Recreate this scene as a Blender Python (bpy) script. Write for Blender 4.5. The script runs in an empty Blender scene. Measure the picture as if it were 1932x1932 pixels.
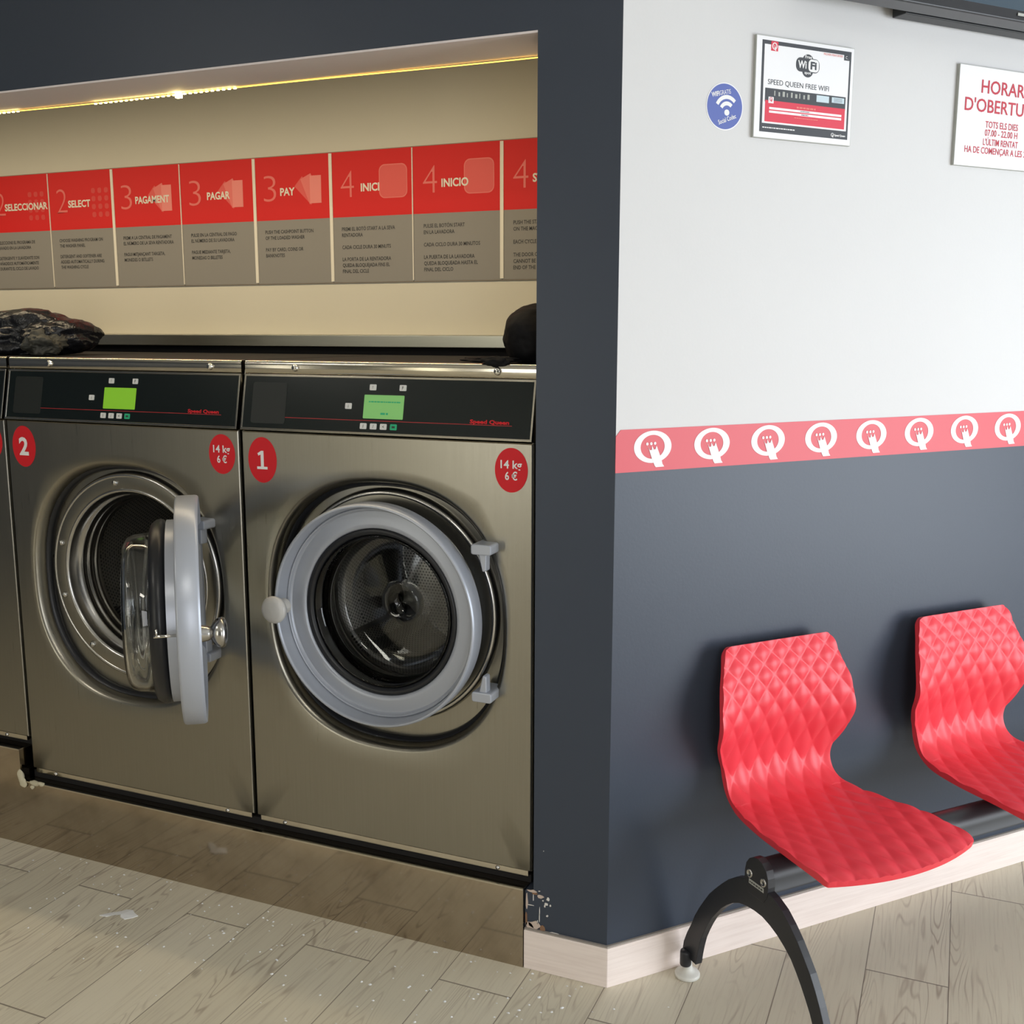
import bpy, bmesh, math, random
from mathutils import Vector, Matrix, noise
PI = math.pi
random.seed(7)
SC = bpy.context.scene
COL = SC.collection

# ------------------------------------------------------------------ camera
WA = math.radians(48.586)                       # plan angle of the wall behind the bench
T = Vector((math.cos(WA), math.sin(WA), 0)); N = Vector((math.sin(WA), -math.cos(WA), 0))
cd = bpy.data.cameras.new('camera'); cam = bpy.data.objects.new('camera', cd); COL.objects.link(cam)
yaw, pitch, roll = math.radians(22.852), math.radians(9.680), math.radians(0.076)
d = Vector((-math.sin(yaw)*math.cos(pitch), math.cos(yaw)*math.cos(pitch), -math.sin(pitch)))
r0 = Vector((math.cos(yaw), math.sin(yaw), 0)); u0 = r0.cross(d)
cr = math.cos(roll)*r0 + math.sin(roll)*u0; cu = -math.sin(roll)*r0 + math.cos(roll)*u0
M = Matrix((cr, cu, -d)).transposed().to_4x4(); M.translation = (0.6696, -2.1563, 1.5)
cam.matrix_world = M
cd.sensor_width = 36; cd.lens = 2013.6/1932*36; cd.clip_start = 0.02
SC.camera = cam

# ------------------------------------------------------------------ world, daylight, exposure
W = bpy.data.worlds.new('world'); SC.world = W; W.use_nodes = True
W.node_tree.nodes['Background'].inputs[0].default_value = (0.80, 0.90, 1.0, 1)
W.node_tree.nodes['Background'].inputs[1].default_value = 2.0
def area(name, loc, target, sx, sy, power, color):
    l = bpy.data.lights.new(name, 'AREA'); l.shape = 'RECTANGLE'; l.size = sx; l.size_y = sy
    l.energy = power; l.color = color
    o = bpy.data.objects.new(name, l); COL.objects.link(o); o.location = loc
    o.rotation_euler = (Vector(target)-Vector(loc)).to_track_quat('-Z', 'Y').to_euler()
    return o
area('window_daylight', (3.95, 0.10, 1.00), (0, 0.10, 0.95), 2.7, 1.9, 96, (0.90, 0.95, 1.0))
area('rear_fill_light', (2.3, -5.12, 1.35), (1.2, 0, 1.2), 2.2, 2.2, 75, (0.97, 0.98, 1.0))  # added fill from behind the camera; the back wall has no opening here
area('door_daylight', (-2.35, -5.12, 1.25), (-2.35, 0, 1.25), .36, 2.1, 17, (1.0, 0.97, 0.86))
area('side_pane_daylight', (-3.15, -5.12, 1.25), (-3.15, 0, 1.25), .20, 2.1, 5, (1.0, 0.93, 0.70))
area('left_pane_daylight', (-4.12, -4.55, 1.25), (0, -4.55, 1.25), .30, 2.1, 6, (1.0, 0.95, 0.78))
SC.view_settings.view_transform = 'Standard'; SC.view_settings.look = 'None'
SC.view_settings.gamma = 1; SC.view_settings.use_curve_mapping = False
SC.view_settings.exposure = 0.12

# ------------------------------------------------------------------ materials
def mat(name, color=(.5,.5,.5), rough=.5, metal=0, spec=.5, emit=None, estr=0, trans=0, ior=1.45, coat=0):
    m = bpy.data.materials.new(name); m.use_nodes = True
    b = m.node_tree.nodes['Principled BSDF']
    b.inputs['Base Color'].default_value = (*color, 1); b.inputs['Roughness'].default_value = rough
    b.inputs['Metallic'].default_value = metal; b.inputs['Specular IOR Level'].default_value = spec
    b.inputs['IOR'].default_value = ior; b.inputs['Transmission Weight'].default_value = trans
    b.inputs['Coat Weight'].default_value = coat
    if emit: b.inputs['Emission Color'].default_value = (*emit, 1); b.inputs['Emission Strength'].default_value = estr
    return m
class NT:
    def __init__(s, m): s.t = m.node_tree; s.b = s.t.nodes['Principled BSDF']
    def n(s, typ, ins={}, **kw):
        x = s.t.nodes.new(typ)
        for k, v in kw.items(): setattr(x, k, v)
        for k, v in ins.items():
            if isinstance(v, bpy.types.NodeSocket): s.t.links.new(v, x.inputs[k])
            else: x.inputs[k].default_value = v
        return x
    def m(s, op, a, b=0.0, c=0.0): return s.n('ShaderNodeMath', {0: a, 1: b, 2: c}, operation=op).outputs[0]
    def co(s): return s.n('ShaderNodeTexCoord').outputs['Object']
    def mapping(s, v, scale): return s.n('ShaderNodeMapping', {'Vector': v, 'Scale': scale}).outputs[0]
    def noise(s, v, sc, det=4, rough=.55, dist=0): return s.n('ShaderNodeTexNoise', {'Vector': v, 'Scale': sc, 'Detail': det, 'Roughness': rough, 'Distortion': dist}).outputs[0]
    def mix(s, f, a, b):
        x = s.n('ShaderNodeMix', data_type='RGBA')
        for i, v in ((0, f), (6, a), (7, b)):
            if isinstance(v, bpy.types.NodeSocket): s.t.links.new(v, x.inputs[i])
            else: x.inputs[i].default_value = v if i == 0 else (*v, 1)
        return x.outputs[2]
    def ramp(s, f, lo, hi): return s.n('ShaderNodeMapRange', {0: f, 1: lo, 2: hi, 3: 0.0, 4: 1.0}, interpolation_type='SMOOTHSTEP').outputs[0]
    def out(s, k, v): s.t.links.new(v, s.b.inputs[k])
    def bump(s, h, strength, dist): s.out('Normal', s.n('ShaderNodeBump', {'Height': h, 'Strength': strength, 'Distance': dist}).outputs[0])

def paint(name, color, rough=.5, var=.06, spec=.4):
    m = mat(name, color, rough, spec=spec); t = NT(m); c = t.co()
    f = t.noise(c, 3.0, 4)
    t.out('Base Color', t.mix(f, tuple(x*(1-var) for x in color), tuple(min(1, x*(1+var)) for x in color)))
    t.bump(t.noise(c, 140, 3), .08, .002)
    return m
def steel(name, color, rough, streak=(90, 90, 1.5), amt=.12, bump=.04):
    m = mat(name, color, rough, metal=1); t = NT(m); c = t.co()
    s = t.noise(t.mapping(c, streak), 3, 3)
    t.out('Roughness', t.m('MULTIPLY_ADD', s, amt, rough-amt/2))
    t.out('Base Color', t.mix(s, tuple(x*.92 for x in color), tuple(min(1, x*1.06) for x in color)))
    t.bump(s, bump, .001)
    return m
def laminate(name, base, dark, along='x', rough=.45):
    m = mat(name, base, rough); t = NT(m); c = t.co()
    s = t.noise(t.mapping(c, (2.5, 2.5, 60)), 2.0, 5, .6, .4)
    t.out('Base Color', t.mix(t.ramp(s, .35, .75), base, dark))
    return m

def floor_mat():
    m = mat('plank_floor', rough=.33, spec=.45); t = NT(m)
    sp = t.n('ShaderNodeSeparateXYZ', {0: t.co()}); x, y = sp.outputs[0], sp.outputs[1]
    xs = t.m('DIVIDE', t.m('ADD', x, 0.006), 0.1835); col = t.m('FLOOR', xs); fx = t.m('FRACT', xs)
    par = t.m('FLOORED_MODULO', col, 2.0)
    ys = t.m('DIVIDE', t.m('SUBTRACT', y, t.m('MULTIPLY_ADD', par, 0.432, -0.12)), 0.9); row = t.m('FLOOR', ys); fy = t.m('FRACT', ys)
    rid = t.n('ShaderNodeTexWhiteNoise', {0: t.n('ShaderNodeCombineXYZ', {0: col, 1: row}).outputs[0]}, noise_dimensions='3D')
    rv = rid.outputs[0]
    v = t.n('ShaderNodeCombineXYZ', {0: x, 1: y, 2: t.m('MULTIPLY', rv, 37.0)}).outputs[0]
    big = t.noise(t.mapping(v, (7.5, .85, 1)), 1.4, 2, .45, .25)             # cathedral contours and knots
    ln = t.m('ABSOLUTE', t.m('SUBTRACT', t.m('FRACT', t.m('MULTIPLY', big, 22.0)), .5))
    lines = t.m('SUBTRACT', 1.0, t.ramp(ln, .0, .20))
    lines = t.m('MULTIPLY', lines, t.ramp(t.noise(t.mapping(v, (4, 1, 1)), 2.2, 2), .44, .66))
    grain = t.noise(t.mapping(v, (95, 3.0, 1)), 1.6, 4, .65, .3)
    knot = t.ramp(t.noise(t.mapping(v, (9, 4.5, 1)), 1.9, 2), .71, .80)
    c = t.mix(rv, (.60, .55, .43), (.68, .625, .50))
    c = t.mix(t.m('MULTIPLY', t.ramp(grain, .45, .8), .45), c, (.40, .335, .26))
    c = t.mix(t.m('MULTIPLY', lines, .62), c, (.27, .205, .155))
    c = t.mix(t.m('MULTIPLY', knot, .55), c, (.19, .15, .12))
    ex = t.m('MINIMUM', fx, t.m('SUBTRACT', 1.0, fx)); ey = t.m('MINIMUM', fy, t.m('SUBTRACT', 1.0, fy))
    seam = t.m('MAXIMUM', t.m('SUBTRACT', 1.0, t.ramp(ex, .002, .010)), t.m('SUBTRACT', 1.0, t.ramp(ey, .0008, .0034)))
    c = t.mix(t.m('MULTIPLY', seam, .8), c, (.13, .10, .08))
    t.out('Base Color', c)
    t.out('Roughness', t.m('MULTIPLY_ADD', grain, .2, .30))
    t.bump(t.m('SUBTRACT', t.m('MULTIPLY', grain, .25), t.m('ADD', seam, t.m('MULTIPLY', lines, .2))), .25, .0015)
    return m
def drum_mat(name, hole, base, dark):
    m = mat(name, base, .32, metal=.9); t = NT(m)
    sp = t.n('ShaderNodeSeparateXYZ', {0: t.co()}); x, y, z = sp.outputs
    th = t.m('MULTIPLY', t.m('ARCTAN2', z, x), 27.0/hole*.001)
    rr = t.m('SQRT', t.m('ADD', t.m('MULTIPLY', x, x), t.m('MULTIPLY', z, z)))
    back = t.m('GREATER_THAN', y, .478)
    u = t.m('ADD', t.m('MULTIPLY', t.m('SUBTRACT', 1.0, back), t.m('MULTIPLY', t.m('ARCTAN2', z, x), .27)), t.m('MULTIPLY', back, x))
    w = t.m('ADD', t.m('MULTIPLY', t.m('SUBTRACT', 1.0, back), y), t.m('MULTIPLY', back, z))
    us = t.m('DIVIDE', u, hole); ws = t.m('DIVIDE', w, hole*.866)
    us = t.m('ADD', us, t.m('MULTIPLY', t.m('FLOORED_MODULO', t.m('FLOOR', ws), 2.0), .5))
    a = t.m('SUBTRACT', t.m('FRACT', us), .5); b = t.m('SUBTRACT', t.m('FRACT', ws), .5)
    dd = t.m('SQRT', t.m('ADD', t.m('MULTIPLY', a, a), t.m('MULTIPLY', b, b)))
    f = t.m('SUBTRACT', 1.0, t.ramp(dd, .24, .34))
    t.out('Base Color', t.mix(f, base, dark)); t.out('Metallic', t.m('SUBTRACT', .95, t.m('MULTIPLY', f, .9)))
    return m

Mt = dict(
    navy=paint('navy_wall_paint', (.042, .053, .076), .38, .05, .42),
    white=paint('white_wall_paint', (.625, .622, .622), .6, .02),
    cream=paint('cream_wall_paint', (.57, .54, .445), .65, .03),
    soffit=paint('soffit_paint', (.78, .71, .71), .7, .03),
    ceil=paint('ceiling_paint', (.66, .66, .64), .8, .02),
    room=paint('grey_green_room_paint', (.14, .145, .135), .7, .05),
    base=laminate('pale_wood_baseboard', (.88, .775, .72), (.80, .69, .635)),
    basetop=paint('grey_sealant', (.30, .27, .24), .7),
    steel=steel('brushed_stainless', (.325, .307, .262), .30),
    lip=steel('polished_stainless', (.62, .58, .50), .13, (2, 60, 60), .08, .02),
    ledge=steel('ledge_stainless', (.56, .56, .49), .30, (2, 60, 60), .08, .02),
    chrome=mat('chrome_trim', (.72, .70, .66), .12, 1),
    chromed=mat('dull_chrome', (.50, .49, .47), .22, 1),
    plinth=None,
    silver=mat('silver_grey_door_plastic', (.40, .425, .48), .33, .25, .5),
    knob=mat('pale_grey_knob', (.50, .49, .47), .3, .0, .5),
    rubber=mat('black_rubber', (.012, .013, .016), .35),
    black=mat('black_plastic', (.010, .011, .012), .4),
    gapblack=mat('matt_black_gap', (.008, .007, .007), .8),
    panel=mat('black_control_glass', (.008, .012, .012), .20, 0, .4),
    patch=mat('matt_card_reader_panel', (.011, .014, .013), .45),
    lcd=mat('green_display', (.10, .26, .02), .4, emit=(.27, .58, .02), estr=.42),
    lcd2=mat('pale_green_display', (.10, .26, .08), .4, emit=(.22, .50, .14), estr=.46),
    key=mat('pale_key', (.72, .72, .70), .5), green=mat('green_key', (.02, .42, .20), .5),
    ink=mat('dark_ink', (.03, .03, .03), .6), redline=mat('red_line', (.50, .025, .03), .5),
    red=mat('sticker_red', (.62, .018, .026), .45, spec=.25), lettering=mat('white_lettering', (.80, .80, .80), .5),
    signred=mat('sign_red', (.60, .020, .020), .45, spec=.15), signgrey=mat('sign_grey', (.24, .228, .207), .5, spec=.2),
    tint=mat('sign_light_red', (.66, .075, .065), .5), tint2=mat('sign_paler_red', (.70, .14, .12), .5),
    tint3=mat('sign_palest_red', (.74, .21, .18), .5), tint0=mat('sign_faint_red', (.59, .036, .032), .5),
    strip=mat('cream_divider', (.70, .66, .56), .5), edge=mat('sign_edge', (.25, .2, .15), .6),
    led=mat('led_strip_glow', (1, .8, .3), .5, emit=(1.0, .55, .06), estr=3.2), ledhot=mat('led_chip_glow', (1, .9, .5), .5, emit=(1.0, .78, .30), estr=14),
    band=mat('pinkish_red_band', (.62, .085, .105), .45), seat=mat('red_chair_plastic', (.76, .045, .065), .38, 0, .5),
    benchm=mat('black_powder_coat', (.020, .021, .025), .38, 0, .5), foot=mat('off_white_foot', (.62, .61, .56), .4),
    signwhite=mat('white_sign_face', (.82, .82, .84), .35), signside=mat('grey_sign_edge', (.40, .41, .38), .5),
    slate=mat('slate_print', (.055, .06, .07), .5), hred=mat('dull_red_print', (.50, .05, .075), .5), pinkred=mat('poster_red', (.66, .05, .085), .5),
    pblue=mat('pale_blue_print', (.55, .66, .72), .5), blue=mat('sticker_blue', (.105, .145, .42), .45),
    tv=mat('tv_bezel', (.02, .021, .025), .3), screen=mat('tv_screen', (.012, .018, .022), .12, 0, .6, emit=(.045, .09, .14), estr=.55),
    bag=mat('black_bin_bag', (.011, .012, .015), .22, 0, .5), cloth=mat('black_cloth', (.005, .005, .006), .7, spec=.2),
    gold=mat('orange_fabric', (.30, .14, .03), .6), greyc=mat('grey_green_fabric', (.05, .05, .042), .6),
    plaster=mat('bare_plaster', (.58, .47, .40), .9), plasterw=mat('white_chip', (.75, .72, .68), .9), brown=mat('brown_chip', (.25, .14, .08), .9),
    paper=mat('torn_white_paper', (.80, .80, .80), .7), foam=mat('cream_filler', (.55, .5, .36), .9),
    lamp=mat('lamp_glow', (1, 1, 1), .5, emit=(1, .95, .85), estr=22),
    aqua=mat('pale_blue_notice', (.30, .42, .52), .6),
)
m = Mt['plinth'] = mat('scuffed_mirror_steel', (.40, .345, .27), .10, 1)
t = NT(m); c = t.co(); f = t.noise(c, 9, 5); t.out('Roughness', t.m('MULTIPLY_ADD', f, .10, .03))
t.out('Base Color', t.mix(t.ramp(f, .35, .8), (.46, .395, .315), (.37, .31, .24)))
Mt['floor'] = floor_mat()
Mt['drum'] = drum_mat('perforated_drum_steel', .0105, (.40, .385, .36), (.02, .02, .02))
for nm_, sc_ in (('bag', 26), ('cloth', 14)):
    t = NT(Mt[nm_]); vn = t.n('ShaderNodeTexVoronoi', {'Vector': t.co(), 'Scale': sc_}, feature='F1').outputs[0]
    t.bump(t.m('ADD', vn, t.noise(t.co(), sc_*1.5, 4)), .55 if nm_ == 'bag' else .25, .012)
gm = Mt['glass'] = mat('door_glass', (.93, .95, .95), .0, 0, .5, trans=1, ior=1.45)

# ------------------------------------------------------------------ mesh helpers
class MB:
    def __init__(s): s.v, s.f, s.mi, s.sm = [], [], [], []
    def add(s, verts, faces, mi=0, smooth=False):
        o = len(s.v); s.v += [tuple(p) for p in verts]
        for f in faces: s.f.append([i+o for i in f]); s.mi.append(mi); s.sm.append(smooth)
        return s
    def box(s, x0, x1, y0, y1, z0, z1, mi=0):
        v = [(x, y, z) for z in (z0, z1) for y in (y0, y1) for x in (x0, x1)]
        return s.add(v, [(0,2,3,1), (4,5,7,6), (0,1,5,4), (2,6,7,3), (0,4,6,2), (1,3,7,5)], mi)
    def prism(s, pts, a, b, fn, mi=0, smooth=False):
        """polygon pts extruded from offset a to b; fn(u, v, w) -> 3D"""
        n = len(pts); v = [fn(u, w, a) for u, w in pts] + [fn(u, w, b) for u, w in pts]
        s.add(v, [list(range(n))[::-1], list(range(n, 2*n))], mi)
        return s.add(v, [(i, (i+1) % n, n+(i+1) % n, n+i) for i in range(n)], mi, smooth)
    def lathe(s, prof, cx=0, cz=0, seg=96, mi=0, smooth=True, closed=False):
        """rings of (radius, y) round the y axis through (cx, cz)"""
        v = []
        for r, y in prof:
            for k in range(seg): a = 2*PI*k/seg; v.append((cx+r*math.cos(a), y, cz+r*math.sin(a)))
        f = []; n = len(prof)
        for j in range(n if closed else n-1):
            j2 = (j+1) % n
            for k in range(seg): k2 = (k+1) % seg; f.append((j*seg+k, j*seg+k2, j2*seg+k2, j2*seg+k))
        return s.add(v, f, mi, smooth)
    def zlathe(s, prof, cx, cy, seg=40, mi=0):
        v = [(cx+r*math.cos(2*PI*k/seg), cy+r*math.sin(2*PI*k/seg), z) for r, z in prof for k in range(seg)]
        f = [(j*seg+k, j*seg+(k+1) % seg, (j+1)*seg+(k+1) % seg, (j+1)*seg+k) for j in range(len(prof)-1) for k in range(seg)]
        return s.add(v, f, mi, True)
    def disc(s, cx, y, cz, rx, rz, seg=48, mi=0, th=0):
        pts = [(cx+rx*math.cos(2*PI*k/seg), cz+rz*math.sin(2*PI*k/seg)) for k in range(seg)]
        return s.prism(pts, y, y-max(th, 1e-4), lambda u, w, o: (u, o, w), mi)
    def tube(s, path, r, seg=10, mi=0, caps=True):
        P = [Vector(p) for p in path]; n = len(P); v = []
        up = Vector((0, 0, 1))
        for i, p in enumerate(P):
            tg = (P[min(i+1, n-1)]-P[max(i-1, 0)]).normalized()
            a = tg.cross(up);  a = a if a.length > 1e-3 else tg.cross(Vector((0, 1, 0))); a.normalize(); b = a.cross(tg)
            for k in range(seg): v.append(p + r*(math.cos(2*PI*k/seg)*a + math.sin(2*PI*k/seg)*b))
        f = [(i*seg+k, i*seg+(k+1) % seg, (i+1)*seg+(k+1) % seg, (i+1)*seg+k) for i in range(n-1) for k in range(seg)]
        if caps: f += [list(range(seg))[::-1], list(range((n-1)*seg, n*seg))]
        return s.add(v, f, mi, True)
    def build(s, name, mats, parent=None, loc=None, rotz=None, bevel=0, fix=True):
        me = bpy.data.meshes.new(name); me.from_pydata(s.v, [], s.f)
        for q in (mats if isinstance(mats, (list, tuple)) else [mats]): me.materials.append(Mt[q])
        me.polygons.foreach_set('material_index', s.mi); me.polygons.foreach_set('use_smooth', s.sm); me.update()
        if fix:
            bm = bmesh.new(); bm.from_mesh(me); bmesh.ops.remove_doubles(bm, verts=bm.verts, dist=1e-6)
            bmesh.ops.recalc_face_normals(bm, faces=bm.faces); bm.to_mesh(me); bm.free()
        o = bpy.data.objects.new(name, me); COL.objects.link(o)
        if parent: o.parent = parent
        if loc: o.location = loc
        if rotz is not None: o.rotation_euler = (0, 0, rotz)
        if bevel:
            b = o.modifiers.new('bevel', 'BEVEL'); b.width = bevel; b.segments = 3; b.limit_method = 'ANGLE'
        return o
def tag(o, label=None, cat=None, group=None, kind=None):
    if label: o['label'] = label
    if cat: o['category'] = cat
    if group: o['group'] = group
    if kind: o['kind'] = kind
    return o
def empty(name, loc, rotz, label, cat, group=None):
    o = bpy.data.objects.new(name, None); COL.objects.link(o); o.location = loc; o.rotation_euler = (0, 0, rotz)
    o.empty_display_size = .05
    return tag(o, label, cat, group)
def struct(o): o['kind'] = 'structure'; return o

_tc = {}
def glyphs(body, bold=0.0, res=4):
    k = (body, bold, res)
    if k in _tc: return _tc[k]
    c = bpy.data.curves.new('t', 'FONT'); c.body = body; c.size = 1; c.offset = bold; c.resolution_u = res; c.fill_mode = 'FRONT'
    o = bpy.data.objects.new('t', c); COL.objects.link(o)
    me = bpy.data.meshes.new_from_object(o.evaluated_get(bpy.context.evaluated_depsgraph_get()))
    v = [(p.co.x, p.co.y) for p in me.vertices]; f = [list(p.vertices) for p in me.polygons]
    bpy.data.objects.remove(o); bpy.data.curves.remove(c); bpy.data.meshes.remove(me)
    _tc[k] = (v, f); return v, f
CAPH = None
def text(mb, body, u, v, cap, fn, width=None, align='L', bold=0.0, mi=0, wscale=.86, res=3, slant=0, rot=0):
    """flat lettering: baseline start (u, v), capital height cap, fn(u, v) -> 3D"""
    global CAPH
    if CAPH is None: hv, _ = glyphs('H'); CAPH = max(p[1] for p in hv)-min(p[1] for p in hv)
    vs, fs = glyphs(body, bold, res)
    if not vs: return
    x0 = min(p[0] for p in vs); x1 = max(p[0] for p in vs); s = cap/CAPH
    sx = width/(x1-x0) if width else s*wscale
    w = (x1-x0)*sx; off = 0 if align == 'L' else -w/2 if align == 'C' else -w
    ca, sa = math.cos(rot), math.sin(rot)
    out = []
    for px, py in vs:
        a = off+(px-x0)*sx + slant*py*s; b = py*s
        out.append(fn(u+a*ca-b*sa, v+a*sa+b*ca))
    mb.add(out, fs, mi)

def dashes(mb, u, v, w, cap, fn, seed=1, mi=0):
    rnd = random.Random(seed); x = u
    while x < u+w-cap*.8:
        L = min(rnd.uniform(1.2, 3.6)*cap, u+w-x)
        mb.add([fn(x, v), fn(x+L, v), fn(x+L, v+cap), fn(x, v+cap)], [(0, 1, 2, 3)], mi); x += L+cap*.55

def rrect(u0, u1, v0, v1, r, seg=6):
    P = []
    for cx, cy, a0 in ((u1-r, v1-r, 0), (u0+r, v1-r, 90), (u0+r, v0+r, 180), (u1-r, v0+r, 270)):
        for k in range(seg+1): a = math.radians(a0+90*k/seg); P.append((cx+r*math.cos(a), cy+r*math.sin(a)))
    return P
def copy_tree(o, parent=None):
    c = o.copy(); COL.objects.link(c); c.parent = parent
    for ch in list(o.children): copy_tree(ch, c)
    return c

# ------------------------------------------------------------------ the setting
struct(MB().box(-4.2, 4.0, -5.2, 2.6, -.06, 0).build('floor', 'floor'))
struct(MB().box(-4.2, 4.0, -5.2, 2.6, 2.75, 2.85).build('ceiling', 'ceil'))
struct(MB().box(-4.2, 4.0, -5.3, -5.2, 0, 2.75).build('wall_back', 'room'))
struct(MB().box(-4.3, -4.2, -5.3, 2.6, 0, 2.75).build('wall_left', 'navy'))
C0 = Vector((-.0045, .010, 0)); C1 = C0 + T*2.6; C2 = C1 - N*.1; C3 = C0 - N*.1
flat = lambda u, w, o: (u, w, o)
# front wall: header over the machines and the pier to the right of them
wf = MB(); wf.box(-4.2, -.187, .010, .186, 2.108, 2.75); wf.box(-4.2, -3.35, .010, .186, 0, 2.108)
wf.prism([(-.187, .010), (C0.x, C0.y), (C3.x, C3.y), (-.187, C3.y)], .195, 2.75, flat)
wf.prism([(-.2085, .010), (C0.x, C0.y), (C3.x, C3.y), (-.2085, C3.y)], 0, .195, flat)
wall_front = struct(wf.build('wall_front', 'navy'))
struct(MB().box(-.187, -.10, C3.y, .85, 0, 2.75).build('wall_recess', 'cream'))
struct(MB().box(-4.2, -.10, .85, .90, 0, 2.75).build('wall_behind_washers', 'cream'))
struct(MB().box(-3.35, -.187, .0105, .190, 2.1035, 2.108).build('trim_1', 'soffit'))
wr = MB(); wr.prism([C0.xy, C1.xy, C2.xy, C3.xy], 0, 1.245, flat, 0); wr.prism([C0.xy, C1.xy, C2.xy, C3.xy], 1.245, 2.75, flat, 1)
wall_right = struct(wr.build('wall_right', ['navy', 'white']))
struct(MB().box(C1.x-.05, 4.0, C1.y, C1.y+.1, 0, 2.75).build('wall_far', 'white'))
ww = MB()                                                        # street side wall with the shop window
ww.box(3.8, 3.9, -5.2, -1.25, 0, 2.75); ww.box(3.8, 3.9, 1.45, 2.6, 0, 2.75); ww.box(3.8, 3.9, -1.25, 1.45, 0, .04); ww.box(3.8, 3.9, -1.25, 1.45, 2.05, 2.75)
struct(ww.build('wall_street', 'white'))
wn = MB()
for y0, y1 in ((-1.25, -1.20), (.08, .12), (1.40, 1.45)): wn.box(3.78, 3.86, y0, y1, .04, 2.05)
wn.box(3.78, 3.86, -1.20, 1.40, .04, .10); wn.box(3.78, 3.86, -1.20, 1.40, 1.99, 2.05)
struct(wn.build('window_1', 'slate'))
# baseboards
b = MB(); b.prism([(-.2075, 0), (0, 0), (C0.x, C0.y), (-.2075, .010)], 0, .0975, flat, 0)
struct(b.build('baseboard_front', ['base'], bevel=.0012))
E1 = Vector((0, 0, 0))+T*2.6
b = MB(); b.prism([(0, 0), (E1.x, E1.y), (C1.x, C1.y), (C0.x, C0.y)], 0, .0975, flat, 0)
struct(b.build('baseboard_right', ['base'], bevel=.0012))
b = MB(); b.prism([(-.2075, .0035), (-.0015, .0035), (C0.x, C0.y), (-.2075, .010)], .0975, .1015, flat)
q0 = T*0.002-N*.0035; q1 = E1-N*.0035
b.prism([(q0.x-.0015, q0.y), (q1.x, q1.y), (C1.x, C1.y), (C0.x, C0.y)], .0975, .1015, flat)
struct(b.build('trim_2', 'basetop'))

# chipped paint at the foot of the pier
chipf = lambda u, w, o: (u, o, w)
def chip(name, blobs, mt, th=.0015):
    for cx, cz, rx, rz in blobs:
        mb = MB(); n = 9; pts = []
        for k in range(n):
            a = 2*PI*k/n; q = random.uniform(.6, 1.1); pts.append((cx+rx*q*math.cos(a), cz+rz*q*math.sin(a)))
        mb.prism(pts, .0098, .0098-th, chipf); mb.build(name, mt, wall_front)
chip('chipped_plaster', [(-.183, .111, .020, .013), (-.196, .106, .012, .014), (-.190, .196, .014, .004), (-.2035, .165, .003, .028), (-.169, .187, .010, .005)], 'plaster')
chip('white_paint_chip', [(-.150, .184, .004, .005), (-.154, .171, .005, .004), (-.144, .169, .002, .003), (-.152, .141, .003, .003), (-.171, .149, .0012, .012), (-.1715, .133, .0012, .012), (-.176, .120, .0014, .008),
     (-.187, .180, .001, .010), (-.195, .160, .010, .0010), (-.162, .303, .0014, .0014), (-.163, .178, .002, .002), (-.172, .200, .003, .0015), (-.135, .102, .012, .0014), (-.158, .165, .002, .004)], 'plasterw')
chip('brown_paint_chip', [(-.164, .104, .007, .011), (-.2045, .125, .003, .018), (-.183, .192, .009, .003)], 'brown')

# ------------------------------------------------------------------ plinth under the machines
p = MB(); p.box(-1.795, -.2095, 0, .80, 0, .198, 0); p.box(-3.35, -1.795, 0, .80, 0, .292, 0)
pl = p.build('washer_plinth', 'plinth'); tag(pl, 'stepped mirror-steel plinth under the row of washers', 'plinth')
p = MB(); p.box(-1.79, -.2095, -.0012, .022, .198, .2015); p.box(-3.35, -1.795, -.0012, .022, .292, .2955)
p.build('edge_trim', 'lip', pl)
def lump(name, cx, cy, cz, rx, ry, rz, mt, parent=None, seed=0, amp=.35, sub=3, label=None, freq=1.2):
    bm = bmesh.new(); bmesh.ops.create_icosphere(bm, subdivisions=sub, radius=1)
    for v in bm.verts:
        q = 1+amp*noise.noise(v.co*freq+Vector((seed*7.1, 0, 0)))
        v.co = Vector((v.co.x*rx*q, v.co.y*ry*q, v.co.z*rz*q))+Vector((cx, cy, cz))
    mb = MB(); mb.add([v.co[:] for v in bm.verts], [[v.index for v in f.verts] for f in bm.faces], 0, True); bm.free()
    return mb
fb = MB()
for i, (x, z, rx, rz) in enumerate([(-1.793, .212, .012, .022), (-1.785, .195, .014, .014), (-1.74, .2015, .02, .008), (-1.715, .203, .012, .006), (-1.75, .188, .006, .006)]):
    l = lump('', x, -.002, z, rx, .006, rz, None, seed=i); fb.add(l.v, l.f, 0, True)
fb.build('filler_blob', 'foam', pl)
# black base frame strip behind the plinth edge
s = MB(); s.box(-1.785, -.205, .040, .79, .1985, .2188)
tag(s.build('washer_base_frame', 'gapblack'), 'black base frame strip between plinth and the two right washers', 'base frame')

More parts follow.
